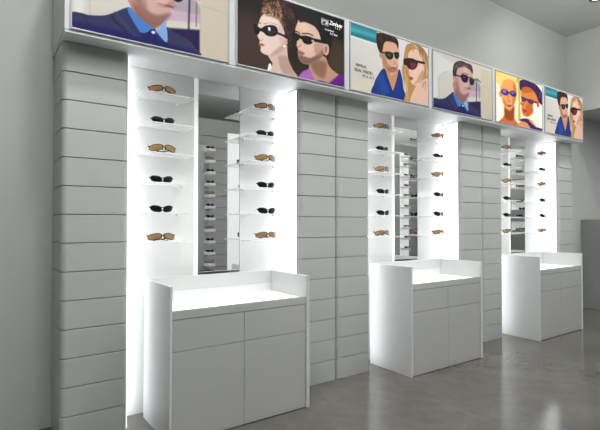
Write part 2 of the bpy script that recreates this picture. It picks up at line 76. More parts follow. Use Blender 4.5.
def floor_mat():
    m = mat('polished_concrete', (118, 115, 112), .3, spec=.4)
    nt = m.node_tree; b = nt.nodes['Principled BSDF']
    tc = nt.nodes.new('ShaderNodeTexCoord')
    n = nt.nodes.new('ShaderNodeTexNoise'); n.inputs['Scale'].default_value = 1.6; n.inputs['Detail'].default_value = 9; n.inputs['Roughness'].default_value = .62
    n3 = nt.nodes.new('ShaderNodeTexNoise'); n3.inputs['Scale'].default_value = 9; n3.inputs['Detail'].default_value = 7; n3.inputs['Distortion'].default_value = .6
    for q in (n, n3): nt.links.new(tc.outputs['Object'], q.inputs['Vector'])
    ad = nt.nodes.new('ShaderNodeMath'); ad.operation = 'MULTIPLY_ADD'; ad.inputs[1].default_value = .45
    nt.links.new(n3.outputs['Fac'], ad.inputs[0]); nt.links.new(n.outputs['Fac'], ad.inputs[2])
    r = nt.nodes.new('ShaderNodeValToRGB')
    r.color_ramp.elements[0].position = .4; r.color_ramp.elements[1].position = 1.05
    r.color_ramp.elements[0].color = (*lin((76, 74, 71)), 1); r.color_ramp.elements[1].color = (*lin((106, 103, 99)), 1)
    nt.links.new(ad.outputs[0], r.inputs['Fac'])
    # faint joints of large slabs
    br = nt.nodes.new('ShaderNodeTexBrick'); br.offset = 0
    br.inputs['Scale'].default_value = 1; br.inputs['Brick Width'].default_value = 1.2; br.inputs['Row Height'].default_value = 1.2
    br.inputs['Mortar Size'].default_value = .004; br.inputs['Color1'].default_value = (1, 1, 1, 1); br.inputs['Color2'].default_value = (.93, .93, .93, 1)
    br.inputs['Mortar'].default_value = (.86, .86, .86, 1)
    nt.links.new(tc.outputs['Object'], br.inputs['Vector'])
    mu = nt.nodes.new('ShaderNodeMixRGB'); mu.blend_type = 'MULTIPLY'; mu.inputs['Fac'].default_value = 1
    nt.links.new(r.outputs['Color'], mu.inputs[1]); nt.links.new(br.outputs['Color'], mu.inputs[2])
    nt.links.new(mu.outputs[0], b.inputs['Base Color'])
    rr = nt.nodes.new('ShaderNodeMapRange'); rr.inputs['To Min'].default_value = .09; rr.inputs['To Max'].default_value = .17
    nt.links.new(n3.outputs['Fac'], rr.inputs['Value']); nt.links.new(rr.outputs['Result'], b.inputs['Roughness'])
    return m

def clad_mat():
    m = mat('painted_cladding', (174, 176, 174), .42, spec=.4)
    nt = m.node_tree; b = nt.nodes['Principled BSDF']
    tc = nt.nodes.new('ShaderNodeTexCoord'); mp = nt.nodes.new('ShaderNodeMapping')
    mp.inputs['Scale'].default_value = (1.2, 1.2, 160)
    n = nt.nodes.new('ShaderNodeTexNoise'); n.inputs['Scale'].default_value = 2.2; n.inputs['Detail'].default_value = 3
    nt.links.new(tc.outputs['Object'], mp.inputs['Vector']); nt.links.new(mp.outputs[0], n.inputs['Vector'])
    bp = nt.nodes.new('ShaderNodeBump'); bp.inputs['Strength'].default_value = .10; bp.inputs['Distance'].default_value = .004
    nt.links.new(n.outputs['Fac'], bp.inputs['Height']); nt.links.new(bp.outputs['Normal'], b.inputs['Normal'])
    return m

def print_mat():
    m = bpy.data.materials.new('backlit_print'); m.use_nodes = True
    nt = m.node_tree; b = nt.nodes['Principled BSDF']
    a = nt.nodes.new('ShaderNodeVertexColor'); a.layer_name = 'ink'
    dk = nt.nodes.new('ShaderNodeMixRGB'); dk.blend_type = 'MULTIPLY'; dk.inputs['Fac'].default_value = 1; dk.inputs[2].default_value = (.62, .62, .62, 1)
    nt.links.new(a.outputs['Color'], dk.inputs[1]); nt.links.new(dk.outputs[0], b.inputs['Base Color'])
    nt.links.new(a.outputs['Color'], b.inputs['Emission Color'])
    b.inputs['Emission Strength'].default_value = .22
    b.inputs['Roughness'].default_value = .55; b.inputs['Specular IOR Level'].default_value = .15
    return m

M = dict(
    wall=mat('grey_paint', (179, 181, 177), .8, spec=.2, bump=.04, bscale=180),
    ceil=mat('ceiling_paint', (190, 193, 189), .9, spec=.1, noise=.02, nscale=1.5),
    dark=mat('dark_grey_panel', (132, 135, 132), .5, noise=.03),
    floor=floor_mat(), clad=clad_mat(),
    white=mat('white_lacquer', (236, 237, 237), .28, spec=.5, noise=.01),
    soffit=mat('soffit_white', (222, 223, 223), .35, spec=.5, noise=.01),
    fascia=mat('fascia_satin', (186, 188, 189), .4, noise=.01),
    satin=mat('satin_side', (200, 201, 201), .5, spec=.4, noise=.008),
    lining=mat('opal_lining', (205, 207, 206), .3, emit=.04, noise=.004),
    lit=mat('lit_opal', (244, 245, 245), .3, emit=.5, noise=.004),
    gloss=mat('grey_white_gloss', (174, 175, 173), .22, spec=.5, coat=.15, noise=.008),
    panel=mat('opal_back_panel', (226, 228, 227), .35, spec=.3, emit=.03, noise=.006),
    tray=mat('lit_opal_tray', (245, 246, 246), .3, emit=.4, noise=.004),
    led=mat('led_diffuser', (255, 255, 255), .4, emit=1.8, ecol=(250, 252, 255), noise=.001),
    line=mat('led_line', (255, 255, 255), .4, emit=9, ecol=(250, 252, 255), noise=.001),
    gap=mat('shadow_gap', (70, 71, 72), .8, noise=.05),
    mirror=mat('silvered_mirror', (225, 228, 228), .012, metal=1, noise=.001),
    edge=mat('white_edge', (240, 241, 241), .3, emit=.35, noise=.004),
    alu=mat('silver_frame', (150, 153, 156), .35, metal=.25, noise=.02),
    print=print_mat(),
    black=mat('black_acetate', (10, 10, 11), .35, spec=.3, noise=.1),
    blens=mat('black_lens', (6, 6, 7), .3, spec=.25, noise=.1),
    brown=mat('tortoise_frame', (36, 26, 18), .25, noise=.35, nscale=60),
    amber=mat('amber_lens', (160, 122, 78), .25, spec=.3, noise=.12, nscale=20),
    ink=mat('dark_ink', (48, 46, 46), .7, noise=.02),
    whiteink=mat('white_ink', (225, 224, 224), .7, emit=.4, noise=.02),
    glass=glass_mat('shelf_glass', (244, 245, 245), .985),
    gedge=mat('glass_edge', (226, 227, 227), .3, spec=.5, emit=.12, noise=.02),  # slight glow added so the pane edges read lighter
    chrome=mat('chrome', (210, 212, 214), .15, metal=1, noise=.02),
    lampblack=mat('black_baffle', (18, 18, 18), .5, noise=.05),
    lamp=mat('lamp_lens', (255, 250, 240), .3, emit=3, noise=.001),
)

# ------------------------------------------------------------------ mesh helpers
def finish(name, bm, m, parent=None, smooth=None, loc=None):
    me = bpy.data.meshes.new(name)
    bmesh.ops.recalc_face_normals(bm, faces=bm.faces)
    bm.to_mesh(me); bm.free()
    ms = m if isinstance(m, (list, tuple)) else [m]
    for k in ms: me.materials.append(k)
    if smooth is not None:
        for p in me.polygons: p.use_smooth = True
        try: me.set_sharp_from_angle(angle=math.radians(smooth))
        except Exception: pass
    o = bpy.data.objects.new(name, me); C.objects.link(o)
    if smooth is not None:
        wn = o.modifiers.new('weighted_normals', 'WEIGHTED_NORMAL'); wn.keep_sharp = True; wn.weight = 90
    if parent: o.parent = parent
    if loc: o.location = loc
    return o

def tag(o, label=None, cat=None, group=None, kind=None):
    if label: o['label'] = label
    if cat: o['category'] = cat
    if group: o['group'] = group
    if kind: o['kind'] = kind
    return o

def thing(name, label, cat, loc=(0, 0, 0), group=None):
    o = bpy.data.objects.new(name, None); C.objects.link(o); o.location = loc
    o.empty_display_size = .1
    return tag(o, label, cat, group)

def box(bm, x0, y0, z0, x1, y1, z1, bev=0, seg=2, mi=0):
    vs = [bm.verts.new((x, y, z)) for x in (x0, x1) for y in (y0, y1) for z in (z0, z1)]
    fs = []
    for q in ((0, 1, 3, 2), (4, 6, 7, 5), (0, 4, 5, 1), (2, 3, 7, 6), (0, 2, 6, 4), (1, 5, 7, 3)):
        f = bm.faces.new([vs[i] for i in q]); f.material_index = mi; fs.append(f)
    if bev:
        es = list({e for f in fs for e in f.edges})
        bmesh.ops.bevel(bm, geom=es, offset=bev, segments=seg, affect='EDGES', profile=.5, clamp_overlap=True)
    return bm

def boxes(name, lst, m, parent=None, bev=.002, seg=2, smooth=40):
    bm = bmesh.new()
    for b in lst: box(bm, *b, bev=bev, seg=seg)
    return finish(name, bm, m, parent, smooth if bev else None)

def prism(bm, pts, z0, z1):
    a = [bm.verts.new((x, y, z0)) for x, y in pts]; b = [bm.verts.new((x, y, z1)) for x, y in pts]
    n = len(pts)
    for i in range(n): bm.faces.new((a[i], a[(i + 1) % n], b[(i + 1) % n], b[i]))
    bm.faces.new(a[::-1]); bm.faces.new(b)

def tube(bm, pts, r, n=8, closed=False):
    pts = [Vector(p) for p in pts]; k = len(pts); rings = []
    for i, p in enumerate(pts):
        a = pts[(i - 1) % k] if (closed or i > 0) else p
        b = pts[(i + 1) % k] if (closed or i < k - 1) else p
        t = (b - a).normalized()
        u = t.cross(Vector((0, 0, 1)));
        if u.length < .2: u = t.cross(Vector((0, 1, 0)))
        u.normalize(); v = t.cross(u)
        rr = r[i] if isinstance(r, (list, tuple)) else r
        rings.append([bm.verts.new(p + (u * math.cos(2 * math.pi * j / n) + v * math.sin(2 * math.pi * j / n)) * rr) for j in range(n)])
    for i in range(k if closed else k - 1):
        A, B = rings[i], rings[(i + 1) % k]
        for j in range(n): bm.faces.new((A[j], A[(j + 1) % n], B[(j + 1) % n], B[j]))
    if not closed:
        bm.faces.new(rings[0][::-1]); bm.faces.new(rings[-1])

def struct(name, lst, m, parent=None, bev=0):
    o = boxes(name, lst, m, parent, bev=bev)
    if parent is None: o['kind'] = 'structure'
    return o

# ------------------------------------------------------------------ the room
T = .12
struct('floor', [(-7, -9, -.1, 10.5, WALL_Y, 0)], M['floor'])
struct('ceiling', [(-7, -9, CEIL, RX + T, WALL_Y, CEIL + .1)], M['ceil'])
struct('wall_back', [(-7, WALL_Y, 0, 10.5, WALL_Y + T, CEIL + .1)], M['wall'])
# end wall with a wide opening under a lintel: everything above 2.9 m is wall
struct('wall_end', [(RX, -9, 2.93, RX + T, WALL_Y, CEIL), (RX, -9, 0, RX + T, -1.75, 2.93)], M['wall'])
struct('ceiling_passage', [(RX + T, -9, 2.93, 10.5, WALL_Y, 3.03)], M['ceil'])
struct('wall_passage', [(8.6, -9, 0, 8.72, WALL_Y, 2.93)], M['wall'])
struct('wall_left', [(-7.12, -9, 0, -7, WALL_Y, CEIL)], M['wall'])
struct('wall_front', [(-7, -9.12, 0, 10.5, -9, CEIL)], M['wall'])
o = boxes('half_wall', [(7.24, -.3, 0, 7.36, WALL_Y, 1.352)], M['dark'], bev=.004)
tag(o, 'dark grey chest-high partition at the far end beyond the last cabinet', 'partition')

# ------------------------------------------------------------------ clad pilasters
def pilaster(x0, x1, label):
    t = thing('clad_pilaster', label, 'pilaster', (x0, 0, 0), 'horizontally grooved pilasters between the bays')
    w = x1 - x0
    def outline(ins):
        r = .034; pts = [(ins, WALL_Y - .003)]
        for i in range(7):
            a = math.pi + i * math.pi / 12
            pts.append((r + (r - ins) * math.cos(a), r + (r - ins) * math.sin(a)))
        for i in range(7):
            a = 1.5 * math.pi + i * math.pi / 12
            pts.append((w - r + (r - ins) * math.cos(a), r + (r - ins) * math.sin(a)))
        pts.append((w - ins, WALL_Y - .003)); return pts
    lev = [(0, .001)]
    p = .1687
    for k in range(1, 14):
        z = p * k; lev += [(z - .0045, .001), (z - .0025, .004), (z - .002, .012), (z + .002, .012), (z + .0025, .004), (z + .0045, .001)]
    lev.append((HZ - .001, .001))
    bm = bmesh.new(); rings = []
    for z, ins in lev: rings.append([bm.verts.new((x, y, z)) for x, y in outline(ins)])
    n = len(rings[0])
    for A, B in zip(rings, rings[1:]):
        for i in range(n - 1): bm.faces.new((A[i], A[i + 1], B[i + 1], B[i]))
        bm.faces.new((A[n - 1], A[0], B[0], B[n - 1]))
    bm.faces.new(rings[0][::-1]); bm.faces.new(rings[-1])
    finish('cladding', bm, M['clad'], t, 30)
    return t
E = [0, CW]
cols = [(0, CW, 'grooved grey pilaster at the near end, beside the blank wall')]
for k in range(2):
    b = CW + BW + k * PITCH
    nm = ('nearest and middle bays', 'middle and farthest bays')[k]
    cols.append((b, b + CW, 'nearer of the two joined grooved pilasters between the ' + nm))
    cols.append((b + CW, b + 2 * CW, 'farther of the two joined grooved pilasters between the ' + nm))
cols.append((CW + BW + 2 * PITCH, 2 * CW + BW + 2 * PITCH, 'narrow grooved pilaster at the far end, past the last lit bay'))
for c in cols: pilaster(*c)

# ------------------------------------------------------------------ fascia with the lightbox posters
t = thing('fascia', 'long pale grey fascia box carrying the row of posters above the bays', 'fascia', ((HX0 + HX1) / 2, 0, HZ))
ox = -(HX0 + HX1) / 2
bm = bmesh.new(); box(bm, HX0 + ox, FY, .012, HX1 + ox, WALL_Y - .003, HTOP - HZ, bev=.004)
finish('carcass', bm, M['fascia'], t, 40)
bm = bmesh.new(); box(bm, HX0 + ox + .004, FY + .004, 0, HX1 + ox - .004, WALL_Y - .004, .012)
s = finish('soffit', bm, M['soffit'], t); s['label'] = 'white lit underside'

AS = .547 / .966
def catmull(p, n=6, closed=True):
    p = np.array(p, float); k = len(p); out = []
    for i in range(k if closed else k - 1):
        if closed: a, b, c, d = p[i - 1], p[i], p[(i + 1) % k], p[(i + 2) % k]
        else: a, b, c, d = p[max(i - 1, 0)], p[i], p[i + 1], p[min(i + 2, k - 1)]
        for s_ in np.linspace(0, 1, n, endpoint=False):
            out.append(.5 * ((2 * b) + (-a + c) * s_ + (2 * a - 5 * b + 4 * c - d) * s_ ** 2 + (-a + 3 * b - 3 * c + d) * s_ ** 3))
    if not closed: out.append(p[-1])
    return np.array(out)

def segdist(X, Y, P, closed):
    d = np.full(X.shape, 9.); k = len(P)
    for i in range(k if closed else k - 1):
        a = P[i]; b = P[(i + 1) % k]; e = b - a; L2 = e @ e + 1e-12
        s_ = np.clip(((X - a[0]) * e[0] + (Y - a[1]) * e[1]) / L2, 0, 1)
        d = np.minimum(d, (X - a[0] - s_ * e[0]) ** 2 + (Y - a[1] - s_ * e[1]) ** 2)
    return np.sqrt(d)

def paint(ops, NX=330, NY=187):
    """ink colours of a printed poster on a grid, from flat shapes"""
    u = np.linspace(0, 1, NX); v = np.linspace(0, 1, NY)
    U, V = np.meshgrid(u, v); Y = V * AS
    I = np.zeros((NY, NX, 3)); rg = random.Random(5)
    def blend(m, col, box_):
        j0, j1, i0, i1 = box_
        I[j0:j1, i0:i1] += (np.array(col, float) - I[j0:j1, i0:i1]) * m[..., None]
    def window(P, pad):
        i0 = max(int((P[:, 0].min() - pad) * NX) - 1, 0); i1 = min(int((P[:, 0].max() + pad) * NX) + 2, NX)
        j0 = max(int((P[:, 1].min() - pad) / AS * NY) - 1, 0); j1 = min(int((P[:, 1].max() + pad) / AS * NY) + 2, NY)
        return max(j0, 0), max(j1, 0), max(i0, 0), max(i1, 0)
    def line(P, w, col, soft, a):
        bx = window(P, w + soft * 2)
        X_, Y_ = U[bx[0]:bx[1], bx[2]:bx[3]], Y[bx[0]:bx[1], bx[2]:bx[3]]
        if X_.size == 0: return
        d = segdist(X_, Y_, P, False)
        blend(np.clip((w / 2 + soft / 2 - d) / soft, 0, 1) * a, col, bx)
    for o in ops:
        k = o[0]
        if k == 'b':
            wsum = 0; acc = 0
            for (cu, cv, col) in o[1]:
                w = np.abs((1 - cu) - U) * np.abs((1 - cv) - V); acc = acc + w[..., None] * np.array(col, float); wsum = wsum + w
            I[:] = acc / wsum[..., None]
        elif k == 'p':
            P = np.array(o[1], float); P[:, 1] *= AS
            if o[4]: P = catmull(P)
            soft = o[3]; bx = window(P, soft * 2)
            X_, Y_ = U[bx[0]:bx[1], bx[2]:bx[3]], Y[bx[0]:bx[1], bx[2]:bx[3]]
            if X_.size == 0: continue
            ins = np.zeros(X_.shape, bool); n = len(P)
            for i in range(n):
                a, b = P[i], P[(i + 1) % n]
                cnd = (a[1] > Y_) != (b[1] > Y_)
                ins ^= cnd & (X_ < (b[0] - a[0]) * (Y_ - a[1]) / (b[1] - a[1] + 1e-12) + a[0])
            d = segdist(X_, Y_, P, True); d = np.where(ins, d, -d)
            m = np.clip(d / soft + .5, 0, 1); m = m * m * (3 - 2 * m)
            blend(m * o[5], o[2], bx)
        elif k == 'l':
            P = np.array(o[1], float); P[:, 1] *= AS
            if len(P) > 2: P = catmull(P, 5, False)
            line(P, o[2], o[3], o[4], o[5])
        elif k == 'e':
            (cx, cy), rx, ry, rot, col, soft, a = o[1:]
            dx, dy = U - cx, Y - cy * AS; c_, s_ = math.cos(rot), math.sin(rot)
            ry = ry * AS
            q = np.sqrt(((dx * c_ + dy * s_) / rx) ** 2 + ((-dx * s_ + dy * c_) / ry) ** 2)
            m = np.clip((1 - q) * min(rx, ry) / soft + .5, 0, 1); m = m * m * (3 - 2 * m)
            blend(m * a, col, (0, NY, 0, NX))
        elif k == 'c':                                     # small curls scattered over an ellipse
            (cx, cy), rx, ry, n_, r_, w_, cols_, a_ = o[1:]
            for _ in range(n_):
                t_ = rg.uniform(0, 6.283); q_ = math.sqrt(rg.random())
                x_, y_ = cx + rx * q_ * math.cos(t_), cy * AS + ry * AS * q_ * math.sin(t_)
                a0 = rg.uniform(0, 6.283); rr_ = r_ * rg.uniform(.5, 1.1); da = rg.uniform(1.5, 3.5)
                line(np.array([(x_ + rr_ * math.cos(a0 + da * i / 5), y_ + rr_ * math.sin(a0 + da * i / 5)) for i in range(6)]), w_ * rg.uniform(.6, 1.3), rg.choice(cols_), .006, a_)
        elif k == 'h':                                     # strands of hair between two guide curves
            A_ = np.array(o[1], float); B_ = np.array(o[2], float); A_[:, 1] *= AS; B_[:, 1] *= AS
            A_ = catmull(A_, 8, False); B_ = catmull(B_, 8, False)
            for _ in range(o[3]):
                s0 = rg.random(); pa = A_[int(s0 * (len(A_) - 1))]; pb = B_[int(min(1, max(0, s0 + rg.uniform(-.12, .12))) * (len(B_) - 1))]
                mid = (pa + pb) / 2 + np.array([rg.uniform(-.03, .03), rg.uniform(-.02, .02)])
                t0, t1 = sorted((rg.random(), rg.random()))
                q = catmull([pa, mid, pb], 6, False); n = len(q)
                q = q[int(t0 * n * .7):max(int(t0 * n * .7) + 3, int(t1 * n) + 1)]
                if len(q) > 1: line(q, o[4] * rg.uniform(.5, 1.2), rg.choice(o[5]), .006, o[6] * rg.uniform(.5, 1))
    g = np.random.RandomState(3).normal(0, 2.0, (NY, NX, 1))
    I = (I - 128) * 1.14 + 120
    L = I.mean(-1, keepdims=True); I = L + (I - L) * 1.04
    return np.clip(I + g, 0, 255)

def print_mesh(name, ops):
    NX, NY = 330, 187
    img = paint(ops, NX, NY) / 255
    img = np.where(img <= .04045, img / 12.92, ((img + .055) / 1.055) ** 2.4)
    U, V = np.meshgrid(np.linspace(0, .966, NX), np.linspace(0, .547, NY))
    co = np.stack([U, np.zeros_like(U), V], -1).reshape(-1, 3)
    idx = np.arange(NX * NY).reshape(NY, NX)
    f = np.stack([idx[:-1, :-1], idx[:-1, 1:], idx[1:, 1:], idx[1:, :-1]], -1).reshape(-1, 4)
    me = bpy.data.meshes.new(name)
    me.vertices.add(len(co)); me.vertices.foreach_set('co', co.ravel())
    me.loops.add(f.size); me.loops.foreach_set('vertex_index', f.ravel().astype(np.int32))
    me.polygons.add(len(f)); me.polygons.foreach_set('loop_start', np.arange(0, f.size, 4, dtype=np.int32))
    me.update(calc_edges=True)
    at = me.color_attributes.new('ink', 'FLOAT_COLOR', 'POINT')
    at.data.foreach_set('color', np.concatenate([img.reshape(-1, 3), np.ones((NX * NY, 1))], 1).ravel())
    me.materials.append(M['print'])
    return me

prints = {k: print_mesh(k + '_print', v) for k, v in ART.items()}

def letters(name, txt, u, v, size, m, parent, shear=0, rz=0, space=1):
    cu = bpy.data.curves.new(name, 'FONT'); cu.body = txt; cu.size = size; cu.shear = shear; cu.space_character = space
    cu.extrude = .0006; cu.materials.append(m)
    tmp = bpy.data.objects.new('tmp', cu); C.objects.link(tmp)
    me = bpy.data.meshes.new_from_object(tmp.evaluated_get(bpy.context.evaluated_depsgraph_get()))
    bpy.data.objects.remove(tmp); bpy.data.curves.remove(cu)
    o = bpy.data.objects.new(name, me); C.objects.link(o); o.parent = parent
    o.location = (u * .966, -.0075, v * .547); o.rotation_euler = (math.pi / 2, 0, 0)
    return o

poster_specs = [
    ('suit', 'large poster of a man in navy suit, cut off by the top of the picture'),
    ('couple', 'dark brown poster of a curly-haired woman and a man in purple, both in sunglasses'),
    ('beach', 'beach poster of a man in blue shirt and blonde woman, beside the brown couple poster'),
    ('suit', 'poster of a man in navy suit and sunglasses, between the beach and orange posters'),
    ('glow', 'orange-toned sunlit poster of two faces in purple sunglasses'),
    ('beach', 'smaller far beach poster of man and blonde woman, last of the row')]
for k, (art, lab) in enumerate(poster_specs):
    t = thing('lightbox_poster', lab, 'poster', (.027 + 1.038 * k, FY, 2.401), 'sunglasses posters along the fascia')
    w, h, f_ = .966, .547, .010
    boxes('frame', [(-f_, -.009, -f_, w + f_, .0, 0), (-f_, -.009, h, w + f_, .0, h + f_), (-f_, -.009, 0, 0, .0, h), (w, -.009, 0, w + f_, .0, h)], M['alu'], t, bev=.002)
    pr = bpy.data.objects.new('print', prints[art]); C.objects.link(pr); pr.parent = t; pr.location = (0, -.005, 0)
    if art == 'couple':
        letters('lettering', 'Zenhute', .838, .868, .046, M['whiteink'], t, shear=.35, space=.82)
        letters('lettering', 'I c c', .905, .832, .022, M['whiteink'], t, space=1.3)
        letters('lettering', 'ot eyewear', .795, .770, .020, M['whiteink'], t)
        letters('lettering', 'It 2 boa', .85, .725, .024, M['whiteink'], t)
    if art == 'beach':
        letters('lettering', 'MIMELIS', .055, .365, .034, M['ink'], t)
        letters('lettering', 'REAL VISION', .042, .288, .036, M['ink'], t)
        letters('lettering', 'M A A F', .135, .222, .032, M['ink'], t, space=1.25)

# ------------------------------------------------------------------ sunglasses and glass shelves
def lens_outline(kind, s, n=28):
    """lens contour in front view, x measured away from the nose (s = side)"""
    pts = []
    for i in range(n):
        a = 2 * math.pi * i / n; c, q = math.cos(a), math.sin(a)
        if kind == 'black':
            x = .0425 + .0360 * math.copysign(abs(c) ** .85, c); z = .0188 * math.copysign(abs(q) ** .8, q)
            z += .004 * c - .003 * (1 if q < 0 else 0) * (1 - c)
        else:
            x = .0515 + .0470 * math.copysign(abs(c) ** .9, c); z = .0255 * math.copysign(abs(q) ** .9, q)
            z *= .80; z -= .15 * (x - .0515)
        pts.append((s * x, z))
    return pts
def wrap(x, z, R, dz):
    a = x / R
    return (R * math.sin(a), R * (1 - math.cos(a)), z + dz)
def sunglasses(kind, name):
    t = thing(name, 'x', 'sunglasses')
    R, zc = (.120, .0232) if kind == 'black' else (.124, .0330)
    fm, lm = (M['black'], M['blens']) if kind == 'black' else (M['brown'], M['amber'])
    bm = bmesh.new()
    for s in (-1, 1):
        tube(bm, [wrap(x, z, R, zc) for x, z in lens_outline(kind, s)], .0026 if kind == 'black' else .0030, 6, True)
        hx = .079 if kind == 'black' else .0985
        tube(bm, [wrap(s * (hx - .004), .006, R, zc), wrap(s * (hx + .003), .007, R, zc), wrap(s * (hx + .006), .008, R, zc + .001)], [.004, .0045, .004], 6)
        for i in range(1): tube(bm, [wrap(s * .008, -.004, R, zc), wrap(s * .0095, -.010, R, zc) , wrap(s * .011, -.016, R, zc)], [.0022, .0034, .002], 6)
    tube(bm, [wrap(x, .007 - 14 * x * x, R, zc) for x in (-.011, -.006, 0, .006, .011)], [.0042, .0036, .0034, .0036, .0042], 6)
    finish('frame', bm, fm, t, 50)
    for s in (-1, 1):
        bm = bmesh.new(); P = lens_outline(kind, s); cx = sum(p[0] for p in P) / len(P); cz = sum(p[1] for p in P) / len(P)
        rings = []
        for k in (1, .66, .33):
            rings.append([bm.verts.new(Vector(wrap(cx + (x - cx) * k, cz + (z - cz) * k, R, zc)) + Vector((0, -.0035 * (1 - k * k), 0))) for x, z in P])
        n = len(P)
        for A, B in zip(rings, rings[1:]):
            for i in range(n): bm.faces.new((A[i], A[(i + 1) % n], B[(i + 1) % n], B[i]))
        bm.faces.new(rings[-1])
        finish('lens', bm, lm, t, 60)
    for s in (-1, 1):
        bm = bmesh.new(); hx = .079 if kind == 'black' else .0985
        h = Vector(wrap(s * (hx + .006), .008, R, zc + .001))
        w = .007 if kind == 'black' else .009
        y1 = h.y + (.007 if s > 0 else .012)
        # folded behind the lenses
        path = [h, Vector((h.x + s * .001, h.y + .006, h.z)), Vector((h.x - s * .008, y1, h.z - .003)), Vector((s * .03, y1 + .004, .017)), Vector((-s * .02, y1 + .002, .011)), Vector((-s * .052, y1 - .002, .005))]
        rings = []
        for i, p in enumerate(path):
            hh = w * (1 - .1 * i) / 2; ww = .0014
            rings.append([bm.verts.new(p + Vector((0, -dx * ww * s, dz * hh))) for dx, dz in ((-1, -1), (1, -1), (1, 1), (-1, 1))] if i > 1 else [bm.verts.new(p + Vector((dx * ww, 0, dz * hh))) for dx, dz in ((-1, -1), (1, -1), (1, 1), (-1, 1))])
        for A, B in zip(rings, rings[1:]):
            for j in range(4): bm.faces.new((A[j], A[(j + 1) % 4], B[(j + 1) % 4], B[j]))
        bm.faces.new(rings[0][::-1]); bm.faces.new(rings[-1])
        tm = finish('temple', bm, fm, t, 50)
    return t

def copy_tree(o, parent=None):
    c = o.copy(); C.objects.link(c)
    if parent: c.parent = parent
    for ch in list(o.children): copy_tree(ch, c)
    return c

SH = [2.158 - .198 * k for k in range(6)]
SHY0, SHY1 = .022, NICHE_Y - .004
def glass_shelf(label, loc, w):
    t = thing('glass_shelf', label, 'shelf', loc, 'glass shelves carrying one pair of sunglasses each')
    bm = bmesh.new(); d = SHY1 - SHY0
    box(bm, -w / 2, -d / 2, 0, w / 2, d / 2, .005)
    for f in bm.faces: f.material_index = 0 if abs(f.normal.z) > .9 else 1
    bm.normal_update()
    for f in bm.faces:
        f.material_index = 0 if abs(f.calc_center_median().z - .0025) > .002 else 1
    finish('pane', bm, [M['glass'], M['gedge']], t)
    for x in (-w / 2 + .05, w / 2 - .05):
        bm = bmesh.new(); box(bm, x - .006, d / 2 - .028, -.012, x + .006, d / 2 + .003, -.0005, bev=.002)
        finish('bracket', bm, M['white'], t, 40)
    return t

BN = ['nearest', 'middle', 'farthest']
RN = ['top', 'second', 'third', 'fourth', 'fifth', 'bottom']
proto = {}
shelf0 = None
for k in range(3):
    off = k * PITCH
    for side, (sx, gx) in (('left', (.637, .622)), ('right', (1.450, 1.432))):
        for r in range(6):
            loc = (sx + off, (SHY0 + SHY1) / 2, SH[r])
            lab = f'{RN[r]} glass shelf {side} of the mirror in the {BN[k]} bay'
            if shelf0 is None: o = shelf0 = glass_shelf(lab, loc, .378)
            else:
                o = copy_tree(shelf0); o.location = loc; o['label'] = lab
            kind = 'amber' if r in (0, 2, 5) else 'black'
            if kind not in proto: g = proto[kind] = sunglasses('black' if kind == 'black' else 'brown', 'sunglasses')
            else: g = copy_tree(proto[kind])
            g.location = (gx + off + rnd.uniform(-.006, .006), .055 if kind == 'amber' else .06, SH[r] + .0075)
            g.rotation_euler = (0, 0, rnd.uniform(-.05, .05))
            look = 'black sunglasses' if kind == 'black' else 'brown sunglasses with amber lenses'
            g['label'] = f'{look} on the {RN[r]} shelf {side} of the {BN[k]} mirror'
            g['group'] = 'sunglasses on the glass shelves'

# ------------------------------------------------------------------ bays: back panels, mirrors, light strips, cabinets
for k in range(3):
    off = k * PITCH; b0 = CW + off; b1 = CW + BW + off
    for side, x0, x1 in (('left', b0, .910 + off), ('right', 1.285 + off, b1)):
        o = boxes('back_panel', [(x0 + .002, NICHE_Y, 0, x1, NICHE_Y + .03, HZ - .001)], M['panel'], bev=.003)
        tag(o, f'lit white back panel {side} of the mirror in the {BN[k]} bay', 'panel', 'white back panels of the bays')
    t = thing('mirror', f'tall narrow mirror between the shelves of the {BN[k]} bay', 'mirror', (1.12 + off, NICHE_Y, 0), 'mirrors in the bays')
    boxes('mirror_glass', [(.942 - 1.12, .0, .70, 1.283 - 1.12, .006, HZ - .002)], M['mirror'], t, bev=0)
    boxes('backing', [(.942 - 1.12, .006, 0, 1.283 - 1.12, .03, HZ - .002)], M['white'], t, bev=0)
    e = boxes('edge_strip', [(.911 - 1.12, -.004, 0, .941 - 1.12, .03, HZ - .002)], M['edge'], t, bev=.003); e['label'] = 'bright white edge strip'
    for side, x, s in (('near', b0, 1), ('far', b1, -1)):
        t = thing('light_strip', f'vertical white light strip on the {side} side of the {BN[k]} bay', 'light strip', (x, .11, 0), 'vertical light strips inside the bays')
        a, b = (.0015, .007) if s > 0 else (-.007, -.0015)
        boxes('housing', [(a, -.07, .004, b, .122, HZ - .006)], M['white'], t, bev=.001)
        a, b = (.007, .011) if s > 0 else (-.011, -.007)
        boxes('diffuser', [(a, -.068, .008, b, .066, HZ - .01)], M['led'], t, bev=.001)
        # a slim tube shining back onto the panel; fin added to hide its glare
        a, b = (.0105, .034) if s > 0 else (-.034, -.0105)
        boxes('light_line', [(a, .0755, .012, b, .081, HZ - .014)], M['line'], t, bev=.001)
        a, b = (.0075, .038) if s > 0 else (-.038, -.0075)
        boxes('fin', [(a, .069, .008, b, .075, HZ - .01)], M['edge'], t, bev=.001)

